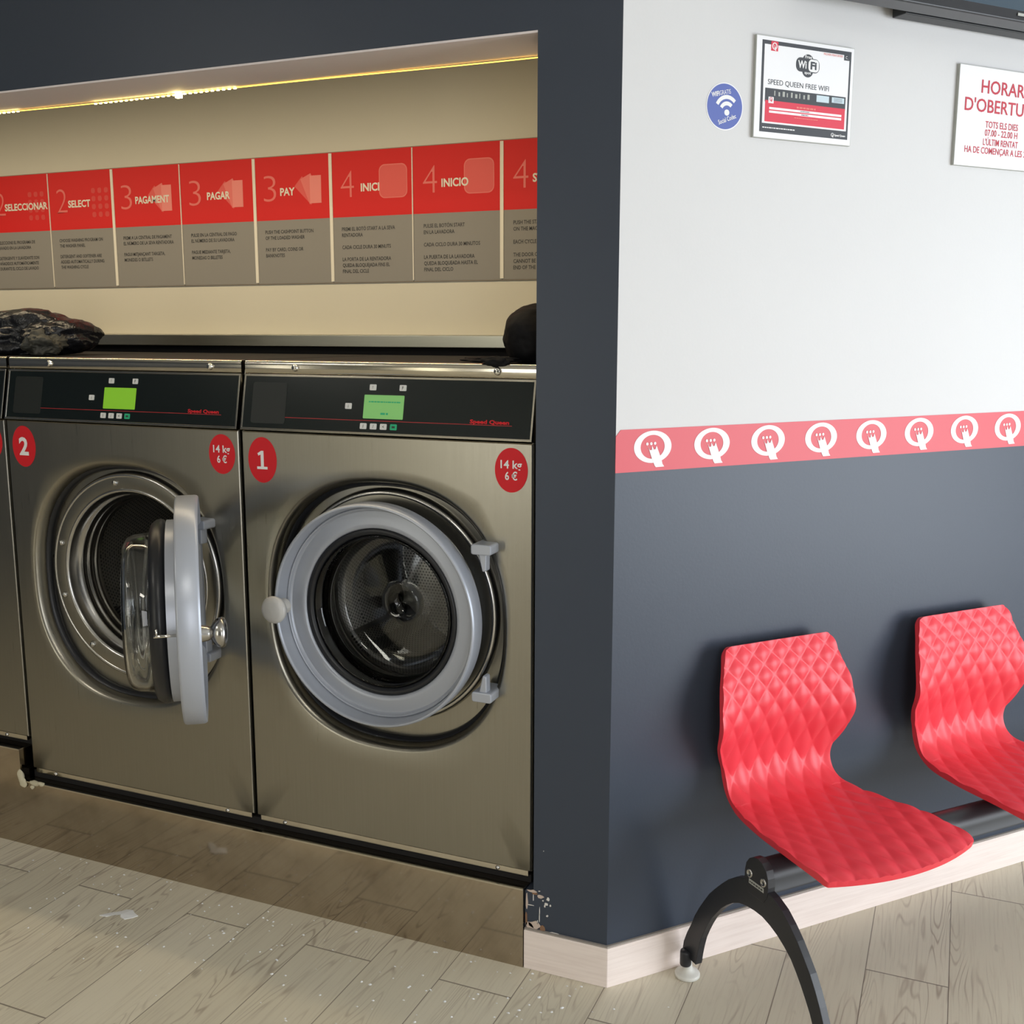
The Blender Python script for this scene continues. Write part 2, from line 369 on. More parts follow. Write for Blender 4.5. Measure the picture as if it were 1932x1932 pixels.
# ------------------------------------------------------------------ washers
FY = .03                                                         # cabinet front
def sqpt(a, R1, R2, e=2.36):
    c, s_ = math.cos(a), math.sin(a)
    k = (abs(c)**e + abs(s_)**e)**(-1/e)
    return R1*k*c, R2*k*s_
def rectpt(a, hx, z0, z1, cz):
    c, s_ = math.cos(a), math.sin(a); t_ = 1e9
    if abs(c) > 1e-9: t_ = min(t_, hx/abs(c))
    if s_ > 1e-9: t_ = min(t_, (z1-cz)/s_)
    if s_ < -1e-9: t_ = min(t_, (z0-cz)/s_)
    return t_*c, t_*s_
CZ = .815
DC = .832                                                        # door ring centre height
def quad_y(x0, x1, z0, z1, fn): return [fn(x0, z0), fn(x1, z0), fn(x1, z1), fn(x0, z1)]
def washer(xc, z0, hx, number, label, lcd, door_angle=None, has_door=True):
    t_ = empty('washing_machine', (xc, 0, 0), 0, label, 'washing machine', 'washers in the alcove')
    # cabinet: side, back and top sheets
    c = MB(); zt = 1.252
    c.box(-hx, -hx+.004, FY+.006, .745, z0, zt); c.box(hx-.004, hx, FY+.006, .745, z0, zt); c.box(-hx, hx, .741, .745, z0, 1.40)
    c.box(-hx, -hx+.004, .07, .745, zt, 1.40); c.box(hx-.004, hx, .07, .745, zt, 1.40)
    c.build('cabinet', 'steel', t_)
    # front sheet with the rounded square opening and its turned-in lip
    N_ = 160; f = MB(); rings = []
    angs = [2*PI*(k+.5)/N_ for k in range(N_)]
    corner = [math.atan2(sz*((zt if sz > 0 else z0)-CZ)*(1 if sz > 0 else 1), sx*hx) for sx in (1, -1) for sz in (1, -1)]
    corner = [math.atan2(((zt if sz > 0 else z0)-CZ), sx*hx) % (2*PI) for sx in (1, -1) for sz in (1, -1)]
    for ca in corner:                                            # snap nearest direction to each corner
        i = min(range(N_), key=lambda k: abs(((angs[k]-ca+PI) % (2*PI))-PI)); angs[i] = ca
    def ring(fun, y): return [(fun(a)[0], y, CZ+fun(a)[1]) for a in angs]
    rings.append(ring(lambda a: rectpt(a, hx, z0, zt, CZ), FY+.010))
    rings.append(ring(lambda a: rectpt(a, hx-.0008, z0+.0008, zt-.0008, CZ), FY+.002))
    rings.append(ring(lambda a: rectpt(a, hx-.0032, z0+.0032, zt-.0032, CZ), FY))
    for k in (.4, .8): rings.append(ring(lambda a: tuple((1-k)*p+k*q for p, q in zip(rectpt(a, hx-.0032, z0+.0032, zt-.0032, CZ), sqpt(a, .331, .341))), FY))
    for R_, y in ((.331, 0), (.3265, .0015), (.321, .006), (.317, .014), (.314, .028), (.312, .052)):
        rings.append(ring(lambda a: sqpt(a, R_, R_*1.03), FY+y))
    v = [p for r_ in rings for p in r_]; fs = []
    for j in range(len(rings)-1):
        for k in range(N_): k2 = (k+1) % N_; fs.append((j*N_+k, j*N_+k2, (j+1)*N_+k2, (j+1)*N_+k))
    f.add(v, fs, 0, True); fp = f.build('front_panel', 'steel', t_)
    for pgon in fp.data.polygons: pgon.use_smooth = True
    fp.data.set_sharp_from_angle(angle=math.radians(35)) if hasattr(fp.data, 'set_sharp_from_angle') else None
    # black seal strip lining the lip
    sl = MB(); rr = []
    for R_, y in ((.3135, .030), (.306, .034), (.303, .056), (.3125, .058)): rr.append(ring(lambda a: sqpt(a, R_, R_*1.03), FY+y))
    v = [p for r_ in rr for p in r_]
    sl.add(v, [(j*N_+k, j*N_+(k+1) % N_, (j+1)*N_+(k+1) % N_, (j+1)*N_+k) for j in range(3) for k in range(N_)], 0, True)
    sl.build('opening_seal', 'rubber', t_)
    # recessed plate, stepped surround and drum mouth
    s_ = MB(); rr = []
    rr.append(ring(lambda a: sqpt(a, .3125, .322), FY+.050)); rr.append(ring(lambda a: (.292*math.cos(a), .292*math.sin(a)+DC-CZ), FY+.050))
    v = rr[0]+rr[1]; s_.add(v, [(k, (k+1) % N_, N_+(k+1) % N_, N_+k) for k in range(N_)], 0, False)
    s_.lathe([(.2918, FY+.0499), (.284, FY+.034), (.276, FY+.032), (.244, FY+.036)], 0, DC, 128)
    s_.build('door_surround', 'steel', t_)
    rg = MB(); rg.lathe([(.2925, FY+.050), (.290, FY+.040), (.285, FY+.0315), (.279, FY+.0302), (.2765, FY+.0322)], 0, DC, 128); rg.lathe([(.246, FY+.036), (.243, FY+.0318), (.238, FY+.0318), (.235, FY+.038)], 0, DC, 128)
    rg.build('surround_ring', 'chromed', t_)
    dm = MB(); dm.lathe([(.2365, FY+.037), (.232, .085), (.226, .098), (.223, .10), (.220, .112), (.222, .116), (.217, .120), (.214, .134), (.216, .138), (.211, .142), (.209, .158), (.214, .162)], 0, DC, 128)
    dm.build('drum_mouth', 'chromed', t_)
    dr = MB(); dr.lathe([(.213, .0), (.27, .012), (.285, .03), (.285, .46), (.275, .478), (.27, .48), (.05, .48), (.001, .48)], 0, 0, 96)
    for k in range(3):                                           # lifting ribs
        a = math.radians(100+120*k); c_, n_ = math.cos(a), math.sin(a)
        pr = [(-.045, .285), (-.018, .225), (.018, .225), (.045, .285)]
        dr.prism(pr, .05, .44, lambda u, w, o: (w*c_-u*n_, o, w*n_+u*c_))
    dr.build('drum', 'drum', t_, (0, .162, DC))
    if door_angle:
        for a in (100, 163, 196, 232): MB().lathe([(.0001, FY+.026), (.006, FY+.027), (.0085, FY+.031), (.0095, FY+.037)], .263*math.cos(math.radians(a)), DC+.263*math.sin(math.radians(a)), 20).build('screw', 'chromed', t_)
    for sx, dz in ((-1, 0), (1, 0)):
        MB().lathe([(.0001, FY-.003), (.004, FY-.0025), (.0055, FY+.0005)], sx*(hx-.087), z0-.006, 16).build('screw', 'chromed', t_)
    if door_angle:
        for (x, z) in ((-.298, DC+.032), (-.283, DC+.03), (-.296, DC-.012)): MB().lathe([(.0001, FY+.046), (.005, FY+.047), (.006, FY+.051)], x, z, 12).build('screw', 'chromed', t_)
        lp = MB(); lp.box(-.294, -.284, FY+.047, FY+.051, DC-.006, DC+.016)
        lp.build('latch_slot', 'black', t_)
    # bottom flange
    fl = MB(); fl.box(-hx+.012, hx-.008, FY+.001, FY+.10, z0-.012, z0+.001); fl.build('bottom_flange', 'lip', t_)
    # top lid with bright lip, key locks
    ld = MB()
    pf = [(.0575, 1.393), (.0545, 1.396), (.0545, 1.4185), (.0570, 1.4235), (.066, 1.4255), (.076, 1.4255)]
    v = [(x, y, z) for x in (-hx+.001, hx-.001) for y, z in pf]; n = len(pf)
    ld.add(v, [(i, i+1, n+i+1, n+i) for i in range(n-1)], 0, True)
    ld.box(-hx+.001, hx-.001, .0585, .078, 1.393, 1.4225)
    ld.build('lid_lip', 'lip', t_)
    MB().box(-hx+.001, hx-.001, .0765, .745, 1.400, 1.424).build('top_cover', 'gapblack', t_)
    for lx in (-.242, .296):
        lk = MB(); lk.lathe([(.0001, .0475), (.006, .0475), (.0075, .0485), (.0085, .051), (.0095, .0545)], lx, 1.4085, 24, 0)
        lk.box(lx-.0045, lx+.0045, .0469, .0477, 1.4077, 1.4093, 1); lk.build('key_lock', ['chrome', 'black'], t_)
    # tilted control panel
    ya, za, yb, zb = .026, 1.257, .054, 1.390
    def cp(o=0.0):
        L = math.hypot(yb-ya, zb-za); ny, nz = -(zb-za)/L, (yb-ya)/L
        return lambda x, z: (x, ya+(yb-ya)*(z-za)/(zb-za)+ny*o, z+nz*o)
    c0, c1, c2, c3 = cp(0), cp(.0006), cp(.0012), cp(.002)
    def slab(mb, x0, x1, z0_, z1_, oa, ob, mi=0, r=0):
        pts = rrect(x0, x1, z0_, z1_, r) if r else [(x0, z0_), (x1, z0_), (x1, z1_), (x0, z1_)]
        mb.prism(pts, oa, ob, lambda u, w, o: cp(o)(u, w), mi)
    k = MB(); slab(k, -hx+.006, hx-.006, 1.2605, 1.3865, -.012, .0004); pn = k.build('control_panel', 'panel', t_)
    fr = MB()
    oq = [(-hx+.001, 1.2555), (hx-.001, 1.2555), (hx-.001, 1.3912), (-hx+.001, 1.3912)]; iq = [(-hx+.0062, 1.2610), (hx-.0062, 1.2610), (hx-.0062, 1.3862), (-hx+.0062, 1.3862)]
    v = [cp(o_)(*q_) for o_ in (.0025, -.02) for q_ in oq+iq]
    for q_ in range(4):
        r_ = (q_+1) % 4; fr.add([], []); fr.f += [[q_, r_, 4+r_, 4+q_], [8+q_, 12+q_, 12+r_, 8+r_], [q_, 8+q_, 8+r_, r_], [4+q_, 4+r_, 12+r_, 12+q_]]; fr.mi += [0]*4; fr.sm += [False]*4
    fr.v = v
    fr.build('panel_frame', 'lip', pn, bevel=.0008)
    k = MB(); slab(k, -.362, -.262, 1.273, 1.372, .0002, .0012, 0, .006); k.build('card_reader_window', 'patch', pn)
    k = MB(); slab(k, -.262, .340, 1.2880, 1.2892, .0002, .0009); k.build('stripe', 'redline', pn)
    k = MB(); slab(k, -.043, .0635, 1.2935, 1.3485, .0002, .0016, 0, .002); dsp = k.build('display', lcd, pn)
    if lcd == 'lcd2':
        k = MB(); dashes(k, -.030, 1.331, .086, .0028, c3, 3); dashes(k, .004, 1.303, .020, .0045, c3, 5); k.build('display_text', 'green', pn)
    for i, (bx, bz, ic) in enumerate([(-.022, 1.366, '!'), (.058, 1.366, 'F'), (-.085, 1.321, 'i'), (-.040, 1.2755, '1'), (-.013, 1.2755, '/'), (.014, 1.2755, '<'), (.041, 1.2755, '')]):
        k = MB(); slab(k, bx-.0088, bx+.0088, bz-.0068, bz+.0068, .0002, .0018, 0, .002)
        if ic: text(k, ic, bx, bz-.0035, .007, cp(.0021), align='C', mi=1, res=1, bold=.02)
        else: slab(k, bx-.004, bx+.004, bz-.0022, bz+.0022, .0018, .0022, 1)
        k.build('button', ['green' if not ic else 'key', 'ink'], pn)
    k = MB(); text(k, 'Speed Queen', .236, 1.2915, .0082, c2, width=.097, bold=.035, res=2); k.build('brand_lettering', 'red', pn)
    # stickers
    def sticker(name, sx, sz, rx, rz, lines, cap, lead, bold, wid=None):
        k = MB(); pts = [(sx+rx*math.cos(2*PI*i/56), sz+rz*math.sin(2*PI*i/56)) for i in range(56)]
        k.prism(pts, FY, FY-.0008, lambda u, w, o: (u, o, w)); o = k.build(name, 'red', t_)
        k = MB(); z = sz+lead*(len(lines)-1)/2-cap/2
        for i, s in enumerate(lines):
            if s == '1':
                P = [(-.016, -.023), (.015, -.023), (.015, -.0165), (.0045, -.0165), (.0045, .023), (-.0025, .023), (-.0135, .0165), (-.011, .0105), (-.0045, .0135), (-.0045, -.0165), (-.016, -.0165)]
                k.add([(sx+a, FY-.0014, sz+b2) for a, b2 in P], [list(range(len(P)))]); continue
            text(k, s, sx, z-i*lead, cap, lambda u, w: (u, FY-.0014, w), align='C', bold=bold, width=(wid[i] if wid else None))
        k.build('lettering', 'lettering', o)
    if number: sticker('number_sticker', -hx+.0605, 1.181, .042, .057, [number], .046, 0, .03, [.034 if number == '2' else .030])
    sticker('price_sticker', hx-.052, 1.190, .040, .0505, ['14 kg', '6 €'], .0175, .026, .02, [.052, .030])
    # door, hung on a hinge at the right
    if has_door:
        hl = .283; HX, HY = hl+.009, .004
        dd = MB(); z = 0
        dd.lathe([(.205, .026), (.214, .026), (.214, .004), (.2655, .004), (.2680, .0025), (.2700, -.002), (.2705, -.040), (.2695, -.0445), (.2670, -.0475), (.2640, -.0478), (.2622, -.0460), (.2605, -.0420), (.2568, -.0085), (.2555, -.0110), (.2535, -.0118), (.2515, -.0105), (.2500, -.0040), (.2470, -.0010), (.2400, -.0008), (.2180, -.0060), (.2100, -.0055), (.2060, -.0020), (.2045, .004)], 0, 0, 160, closed=True)
        door = dd.build('door', 'silver', t_, (HX, HY, DC))
        door.data.set_sharp_from_angle(angle=math.radians(38))
        door.data.transform(Matrix.Translation((-hl, 0, 0)))
        g = MB(); g.lathe([(.2035, -.002), (.206, .029), (.215, .032), (.217, .040), (.214, .050), (.206, .060), (.194, .064), (.188, .060), (.187, .010), (.193, -.002)], 0, 0, 128, closed=True)
        go = g.build('gasket', 'rubber', door); go.data.transform(Matrix.Translation((-hl, 0, 0)))
        g = MB(); outer = [(.1868, .004), (.186, .080), (.184, .100), (.178, .114), (.166, .122), (.13, .124), (.06, .118), (.0005, .115)]
        inner = [(.0005, .109), (.06, .112), (.13, .118), (.163, .1155), (.173, .109), (.178, .098), (.180, .080), (.1808, .004)]
        g.lathe(outer+inner, 0, 0, 128, closed=True)
        go = g.build('glass_bowl', 'glass', door); go.data.transform(Matrix.Translation((-hl, 0, 0)))
        ha = math.radians(179)
        hx_, hz_ = .240*math.cos(ha)-hl, .240*math.sin(ha)
        k = MB(); k.lathe([(.019, -.045), (.017, -.060), (.014, -.066)], hx_, hz_, 32, 0)
        k.lathe([(.013, -.066), (.024, -.072), (.031, -.080), (.0335, -.088), (.0335, -.091), (.031, -.096), (.022, -.1005), (.010, -.1025), (.0003, -.103)], hx_, hz_, 48, 0)
        k.build('door_handle', 'knob' if not door_angle else 'chromed', door)
        k = MB(); k.tube([(hx_, .0, hz_), (hx_, .052, hz_)], .0035, 12); k.tube([(hx_, .046, hz_), (hx_, .046, hz_+.016)], .0025, 10); k.build('latch_pin', 'chrome', door)
        if door_angle: door.rotation_euler = (0, 0, math.radians(door_angle)); door.location = (.207, .025, DC+.014)
        for dz in (.165, -.155):
            sg = 1 if dz > 0 else -1; zc = DC+dz+sg*.014
            k = MB(); k.prism(rrect(HX-.034, HX+.016, zc-.012, zc+.012, .006), HY-.018, FY+.035, lambda u, w, o: (u, o, w))
            k.prism([(HX-.020, zc), (HX+.002, zc), (HX+.001, zc-sg*.050), (HX-.008, zc-sg*.052)], HY-.012, HY+.012, lambda u, w, o: (u, o, w))
            k.build('hinge', 'silver', t_, bevel=.003)
    return t_
washer(-.593, .231, .3915, '1', 'steel washer with red number 1 sticker and its round door shut', 'lcd2')
washer(-1.386, .231, .3915, '2', 'steel washer with red number 2 sticker and its round door swung open', 'lcd', door_angle=128.2)
washer(-2.256, .324, .470, '', 'steel washer cut off by the left edge of the photo', 'lcd')
tag(MB().box(-2.73, -1.785, .05, .78, .2925, .3115).build('washer_base_frame', 'gapblack'), 'black base frame strip under the leftmost washer', 'base frame')
# black panel added for the shade in the gap behind machines, stainless ledge above it
struct(MB().box(-3.35, -.19, .805, .849, .2, 1.445).build('gap_shade_panel', 'gapblack'))
k = MB()
pf = [(.775, 1.4460), (.770, 1.4475), (.7695, 1.4825), (.774, 1.4845), (.8495, 1.4845), (.8495, 1.4460)]
xl = (-2.235, -2.235, -2.215, -2.205, -2.205, -2.235)
v = [(xl[i], y, z) for i, (y, z) in enumerate(pf)] + [(-.195, y, z) for y, z in pf]; n = len(pf)
k.add(v, [list(range(n)), list(range(n, 2*n))[::-1]] + [(i, (i+1) % n, n+(i+1) % n, n+i) for i in range(n)])
tag(k.build('wall_ledge', 'ledge', bevel=.001), 'long stainless ledge along the cream wall behind the washers', 'ledge')

# ------------------------------------------------------------------ LED strip at the back edge of the header
k = MB()
ledz = lambda x: 2.1035-.003+.0015*math.sin(x*5)
path = [(-3.3+.05*i, .183, ledz(-3.3+.05*i)) for i in range(int((3.3-.2)/.05)+1)]
k.tube([(x, y, z-.0004) for x, y, z in path], .0012, 8)
strip = k.build('led_strip', 'led'); tag(strip, 'glowing yellow LED strip along the underside of the header', 'led strip')
chip0 = None; x = -2.02
while x < -.2:
    if x < -1.80 or -1.53 < x < -1.07:
        if chip0 is None:
            chip0 = MB().box(-.0035, .0035, -.0028, .0003, -.0020, .0008).build('led_chip', 'ledhot', strip, (x, .1825, ledz(x)-.0015))
        else:
            c_ = chip0.copy(); COL.objects.link(c_); c_.parent = strip; c_.location = (x, .1825, ledz(x)-.0015)
    x += .0175
MB().box(-.008, .008, -.006, .004, -.010, .001).build('strip_connector', 'ledhot', strip, (-1.25, .180, ledz(-1.25)-.001))
area('led_wash', (-1.75, .215, 2.095), (-1.75, .44, 1.6), 3.0, .02, 11.5, (1.0, .81, .53))

# ------------------------------------------------------------------ instruction panels on the alcove back wall
BY = .8495
bfn = lambda o: (lambda u, w: (u, BY-o, w))
PANELS = [
 (-2.692, -2.395, '2', 'SELECCIONAR', .082, .207, 0, ['SELECCIONE EL PROGRAMA DE', 'LAVADO EN LA LAVADORA', '', 'DETERGENTE Y SUAVIZANTE SON', 'AÑADIDOS AUTOMÁTICAMENTE', 'DURANTE EL CICLO DE LAVADO'], 'red and grey instruction panel headed SELECCIONAR, leftmost above the machines'),
 (-2.395, -2.102, '2', 'SELECT', .089, .102, 1, ['CHOOSE WASHING PROGRAM ON', 'THE WASHER PANEL', '', 'DETERGENT AND SOFTENER ARE', 'ADDED AUTOMATICALLY DURING', 'THE WASHING CYCLE'], 'red and grey instruction panel headed SELECT on the alcove wall'),
 (-2.102, -1.809, '3', 'PAGAMENT', .099, .146, 0, ['PREMI A LA CENTRAL DE PAGAMENT', 'EL NÚMERO DE LA SEVA RENTADORA', '', 'PAGUI MITJANÇANT TARGETA,', 'MONEDES O BITLLETS'], 'red and grey instruction panel headed PAGAMENT on the alcove wall'),
 (-1.809, -1.508, '3', 'PAGAR', .110, .093, 1, ['PULSE EN LA CENTRAL DE PAGO', 'EL NÚMERO DE SU LAVADORA', '', 'PAGUE MEDIANTE TARJETA,', 'MONEDAS O BILLETES'], 'red and grey instruction panel headed PAGAR on the alcove wall'),
 (-1.508, -1.217, '3', 'PAY', .100, .056, 1, ['PUSH THE CASHPOINT BUTTON', 'OF THE LOADED WASHER', '', 'PAY BY CARD, COINS OR', 'BANKNOTES'], 'red and grey instruction panel headed PAY on the alcove wall'),
 (-1.217, -.926, '4', 'INICI', .109, .066, 0, ['PREMI EL BOTÓ START A LA SEVA', 'RENTADORA', '', 'CADA CICLE DURA 30 MINUTS', '', 'LA PORTA DE LA RENTADORA', 'QUEDA BLOQUEJADA FINS EL', 'FINAL DEL CICLE'], 'red and grey instruction panel headed INICI with outlined square'),
 (-.926, -.628, '4', 'INICIO', .099, .090, 1, ['PULSE EL BOTÓN START', 'EN LA LAVADORA', '', 'CADA CICLO DURA 30 MINUTOS', '', 'LA PUERTA DE LA LAVADORA', 'QUEDA BLOQUEADA HASTA EL', 'FINAL DEL CICLO'], 'red and grey instruction panel headed INICIO with outlined square'),
 (-.628, -.335, '4', 'START', .098, .085, 1, ['PUSH THE START BUTTON', 'ON THE MACHINE', '', 'EACH CYCLE LASTS 30 MINUTES', '', 'THE DOOR OF THE WASHER', 'CANNOT BE OPENED UNTIL THE', 'END OF THE CYCLE'], 'red and grey instruction panel half hidden behind the pier, numbered 4'),
]
for x0, x1, num, title, tx, tw, thick, lines, lab in PANELS:
    e = empty('instruction_panel', (0, BY, 0), 0, lab, 'sign', 'instruction panels above the washers'); e.location = (x0, BY, 1.649)
    def bld(mb, name, mt): 
        o = mb.build(name, mt, e); o.data.transform(Matrix.Translation((-x0, -BY, -1.649))); return o
    k = MB(); k.box(x0+.0012, x1-.0012, BY-.006, BY, 1.649, 1.850); g = bld(k, 'text_field', 'signgrey')
    k = MB(); k.box(x0+.0012, x1-.0012, BY-.006, BY, 1.850, 2.048); hd = bld(k, 'header_field', 'signred')
    for za in (1.6465, 2.048): k = MB(); k.box(x0-.0005, x1+.0005, BY-.0045, BY, za, za+.0025); bld(k, 'border', 'edge')
    k = MB(); w_ = .0055 if thick else .0016; k.box(x1-w_, x1+w_, BY-.0085, BY-.002, 1.652, 2.046); bld(k, 'divider_strip', 'strip')
    k = MB(); text(k, num, x0+.036, 1.9085, .083, bfn(.0066), width=.048, bold=-.018, res=5); bld(k, 'numeral', 'tint2')
    ic = MB()
    if num == '2':
        for r_ in range(4):
            for c_ in range(3): ic.prism(rrect(x0+.197+c_*.029, x0+.215+c_*.029, 1.889+r_*.027, 1.907+r_*.027, .007), BY-.006, BY-.0064, lambda u, w, o: (u, o, w))
        bld(ic, 'keypad_icon', 'tint0')
    elif num == '3':
        bx, bz = x0+.257, 1.898
        for ang, mi in ((46, 0), (23, 1), (0, 2)):
            a = math.radians(ang); px, pz = bx-.002-.014*math.sin(a), bz+.036*math.sin(a)
            pts = [(px+u*math.cos(a)-w*math.sin(a), pz+u*math.sin(a)+w*math.cos(a)) for u, w in ((-.042, 0), (0, 0), (0, .085), (-.042, .085))]
            ic.prism(pts, BY-.006, BY-.0063-.0002*mi, lambda u, w, o: (u, o, w), mi)
        bld(ic, 'card_icon', ['tint', 'tint2', 'tint3'])
    else:
        ic.prism(rrect(x0+.174, x0+.273, 1.902, 2.003, .02), BY-.006, BY-.0063, lambda u, w, o: (u, o, w), 0)
        ic.prism(rrect(x0+.177, x0+.270, 1.905, 2.000, .018), BY-.006, BY-.0065, lambda u, w, o: (u, o, w), 1)
        bld(ic, 'button_icon', ['tint2', 'tint'])
    k = MB(); text(k, title, x0+tx, 1.9265, .0225, bfn(.0060+.0011 if title != 'INICI' else .0068), width=tw, bold=.03); bld(k, 'title_lettering', 'strip')
    k = MB()
    for i, s in enumerate(lines):
        if s: text(k, s, x0+.037, 1.808-i*.0186, .0108, bfn(.0066), wscale=.80, res=2, bold=.014)
    bld(k, 'body_lettering', 'ink')
k = MB(); k.box(-2.79, -2.712, .842, BY, 1.50, 1.66); tag(k.build('wall_notice', 'aqua'), 'sliver of a pale blue notice at the left edge behind the bag', 'notice')

# ------------------------------------------------------------------ bags on top of the machines
def rock(cx, cy, cz, rx, ry, rz, seed, amp, freq, crease=.5, sub=5, floor_z=None):
    bm = bmesh.new(); bmesh.ops.create_icosphere(bm, subdivisions=sub, radius=1); vs = []
    for v in bm.verts:
        p = v.co.copy(); o = Vector((seed*9.3, seed*3.1, 0))
        q = 1 + amp*noise.noise(p*freq+o) - crease*amp*abs(noise.noise(p*freq*2.3+o)) - crease*amp*.6*abs(noise.noise(p*freq*5.1+o))
        w = Vector((p.x*rx*q+cx, p.y*ry*q+cy, p.z*rz*q+cz))
        if floor_z is not None and w.z < floor_z: w.z = floor_z
        vs.append(w[:])
    mb = MB(); mb.add(vs, [[v.index for v in f.verts] for f in bm.faces], 0, True); bm.free(); return mb
bg = empty('rubbish_bag', (-1.99, .30, 1.4258), 0, 'crumpled black plastic bag lying on the machine numbered 2', 'bag')
o = rock(-.06, 0, .055, .285, .17, .092, 2, .34, 1.1, .45, 5, .0005).build('bag_body', 'bag', bg)
o = rock(.165, -.01, .052, .105, .13, .058, 12, .25, 1.1, .5, 5, .0005).build('bag_end', 'bag', bg)
k = rock(-.12, -.165, .040, .13, .035, .018, 5, .6, 2.2, .9, 4); k.build('orange_cloth', 'gold', bg)
k = rock(.195, -.10, .030, .060, .06, .042, 7, .4, 1.5, .6, 5, .0005); k.build('grey_cloth', 'greyc', bg)
k = rock(-.14, -.14, .022, .15, .08, .030, 9, .4, 2.0, .7, 4, .0005); k.build('bag_fold', 'bag', bg)
bk = empty('black_cloth_bundle', (-.27, .22, 1.4258), 0, 'black cloth bundle on the machine numbered 1, against the pier', 'bundle')
rock(.005, 0, .058, .079, .13, .076, 4, .14, 1.0, .35, 5, .0005).build('bundle', 'cloth', bk)
k = MB(); q = rock(-.07, -.10, .006, .085, .035, .008, 6, .3, 2, .5, 4, .0003); k.add(q.v, q.f, 0, True)
k.build('loose_flap', 'cloth', bk)
q = rock(-.035, -.158, .003, .034, .012, .014, 8, .3, 2, .4, 4); q.build('hanging_flap', 'cloth', bk)

# ------------------------------------------------------------------ things on the wall behind the bench (local x along the wall, -y out of it)
WO = -.010
def wl(s, z): p = T*s - N*.010; return (p.x, p.y, z)
def wempty(name, s, z, label, cat, group=None): return empty(name, wl(s, z), WA, label, cat, group)
yf = lambda o: (lambda u, w: (u, -o, w))
pr = lambda u, w, o: (u, -o, w)
lb = wempty('logo_band', 0, 1.199, 'pinkish red adhesive band with a row of white Q logos along the wall', 'wall band')
k = MB(); k.prism([(.004, 0), (2.4, .004), (2.4, .096), (.016, .092), (.004, .078)], 0, .0012, pr); k.build('band_strip', 'band', lb)
def logo(mb, cx, cz, hw, hh, o0, o1, mi=0):
    S = 56
    for k in range(S):
        a, b2 = 2*PI*k/S, 2*PI*(k+1)/S
        P = [(cx+hw*math.cos(a), cz+hh*math.sin(a)), (cx+hw*math.cos(b2), cz+hh*math.sin(b2)), (cx+.64*hw*math.cos(b2)-.01*hw, cz+.74*hh*math.sin(b2)), (cx+.64*hw*math.cos(a)-.01*hw, cz+.74*hh*math.sin(a))]
        mb.add([pr(u, w, o1) for u, w in P], [(0, 1, 2, 3)], mi)
    def q(px, py): return (cx+(px-565)/265*hw, cz-(py-390+.065*(px-565))/222*hh)
    body = [(512, 430), (535, 437), (552, 430), (575, 425), (595, 424), (632, 412), (668, 505), (694, 572), (706, 622), (732, 660), (612, 671), (592, 645), (576, 604), (553, 552)]
    mb.add([pr(*q(*p_), o1+.0003) for p_ in body], [list(range(len(body)))], mi)
    for tri in ([(489, 382), (514, 418), (512, 432)], [(489, 382), (512, 432), (524, 436)], [(552, 374), (572, 412), (580, 428)], [(552, 374), (580, 428), (550, 434)], [(616, 372), (634, 414), (598, 426)], [(616, 372), (598, 426), (607, 412)]):
        mb.add([pr(*q(*p_), o1+.0003) for p_ in tri], [(0, 1, 2)], mi)
    for dx, dy in ((485, 352), (541, 347), (595, 341)):
        mb.add([pr(*q(dx+17*math.cos(2*PI*i/16), dy+21*math.sin(2*PI*i/16)), o1+.0003) for i in range(16)], [list(range(16))], mi)
for i in range(12):
    k = MB(); logo(k, 0, 0, .048, .035, 0, .0018); o = k.build('letter_logo', 'lettering', lb, (.097+.156*i, 0, .0525+.0002*i), fix=False)

# framed wifi notice
ws = wempty('wifi_notice', .329, 1.909, 'white framed notice reading SPEED QUEEN FREE WIFI on the white wall', 'sign')
SW, SH = .2715, .208
def R_(mb, u0, v0, u1, v1, o, mi=0): mb.prism([(u0*SW, SH*(1-v1)), (u1*SW, SH*(1-v1)), (u1*SW, SH*(1-v0)), (u0*SW, SH*(1-v0))], .008, .008+o, pr, mi)
def TX(mb, s, u, v, cap, o, mi=0, width=None, align='L', bold=0, rot=0): text(mb, s, u*SW, SH*(1-v), cap*SH, yf(.008+o), width*SW if width else None, align, bold, mi, rot=rot)
k = MB(); k.prism([(0, 0), (SW, 0), (SW, SH), (0, SH)], 0, .0075, pr, 1); k.prism([(.0012, .0012), (SW-.0012, .0012), (SW-.0012, SH-.0012), (.0012, SH-.0012)], .0075, .008, pr, 0)
k.build('board', ['signwhite', 'signside'], ws)
k = MB(); R_(k, .057, .042, .966, .938, .0002, 0); R_(k, .080, .081, .946, .852, .0004, 1); R_(k, .888, .075, .950, .134, .0006, 0); k.build('border_print', ['slate', 'signwhite'], ws)
k = MB(); R_(k, .143, .047, .211, .140, .0008, 0); logo(k, .177*SW, SH*(1-.093), .0068, .0072, 0, .0089, 1); k.build('corner_emblem', ['pinkred', 'lettering'], ws)
k = MB(); TX(k, 'PROVEN PERFORMER', .675, .110, .022, .0008, 0, .20); k.build('slogan_lettering', 'tint3', ws)
k = MB(); TX(k, 'C', .905, .118, .028, .0009, 0); TX(k, '.', .928, .122, .028, .0009, 0); k.build('corner_mark', 'lettering', ws)
k = MB()
for cx, cy, r in ((.516, .190, .056), (.516, .290, .056)): k.disc(cx*SW, -.0085, SH*(1-cy), r*SW, r*1.15*SH, 32, 0)
k.prism(rrect(.396*SW, .636*SW, SH*(1-.305), SH*(1-.165), .012), .008, .0087, pr, 0)
k.prism(rrect(.522*SW, .629*SW, SH*(1-.296), SH*(1-.172), .009), .008, .0089, pr, 1)
TX(k, 'Wi', .415, .268, .070, .0012, 1, .086, bold=.03); TX(k, 'Fi', .543, .268, .070, .0012, 0, .062, bold=.04)
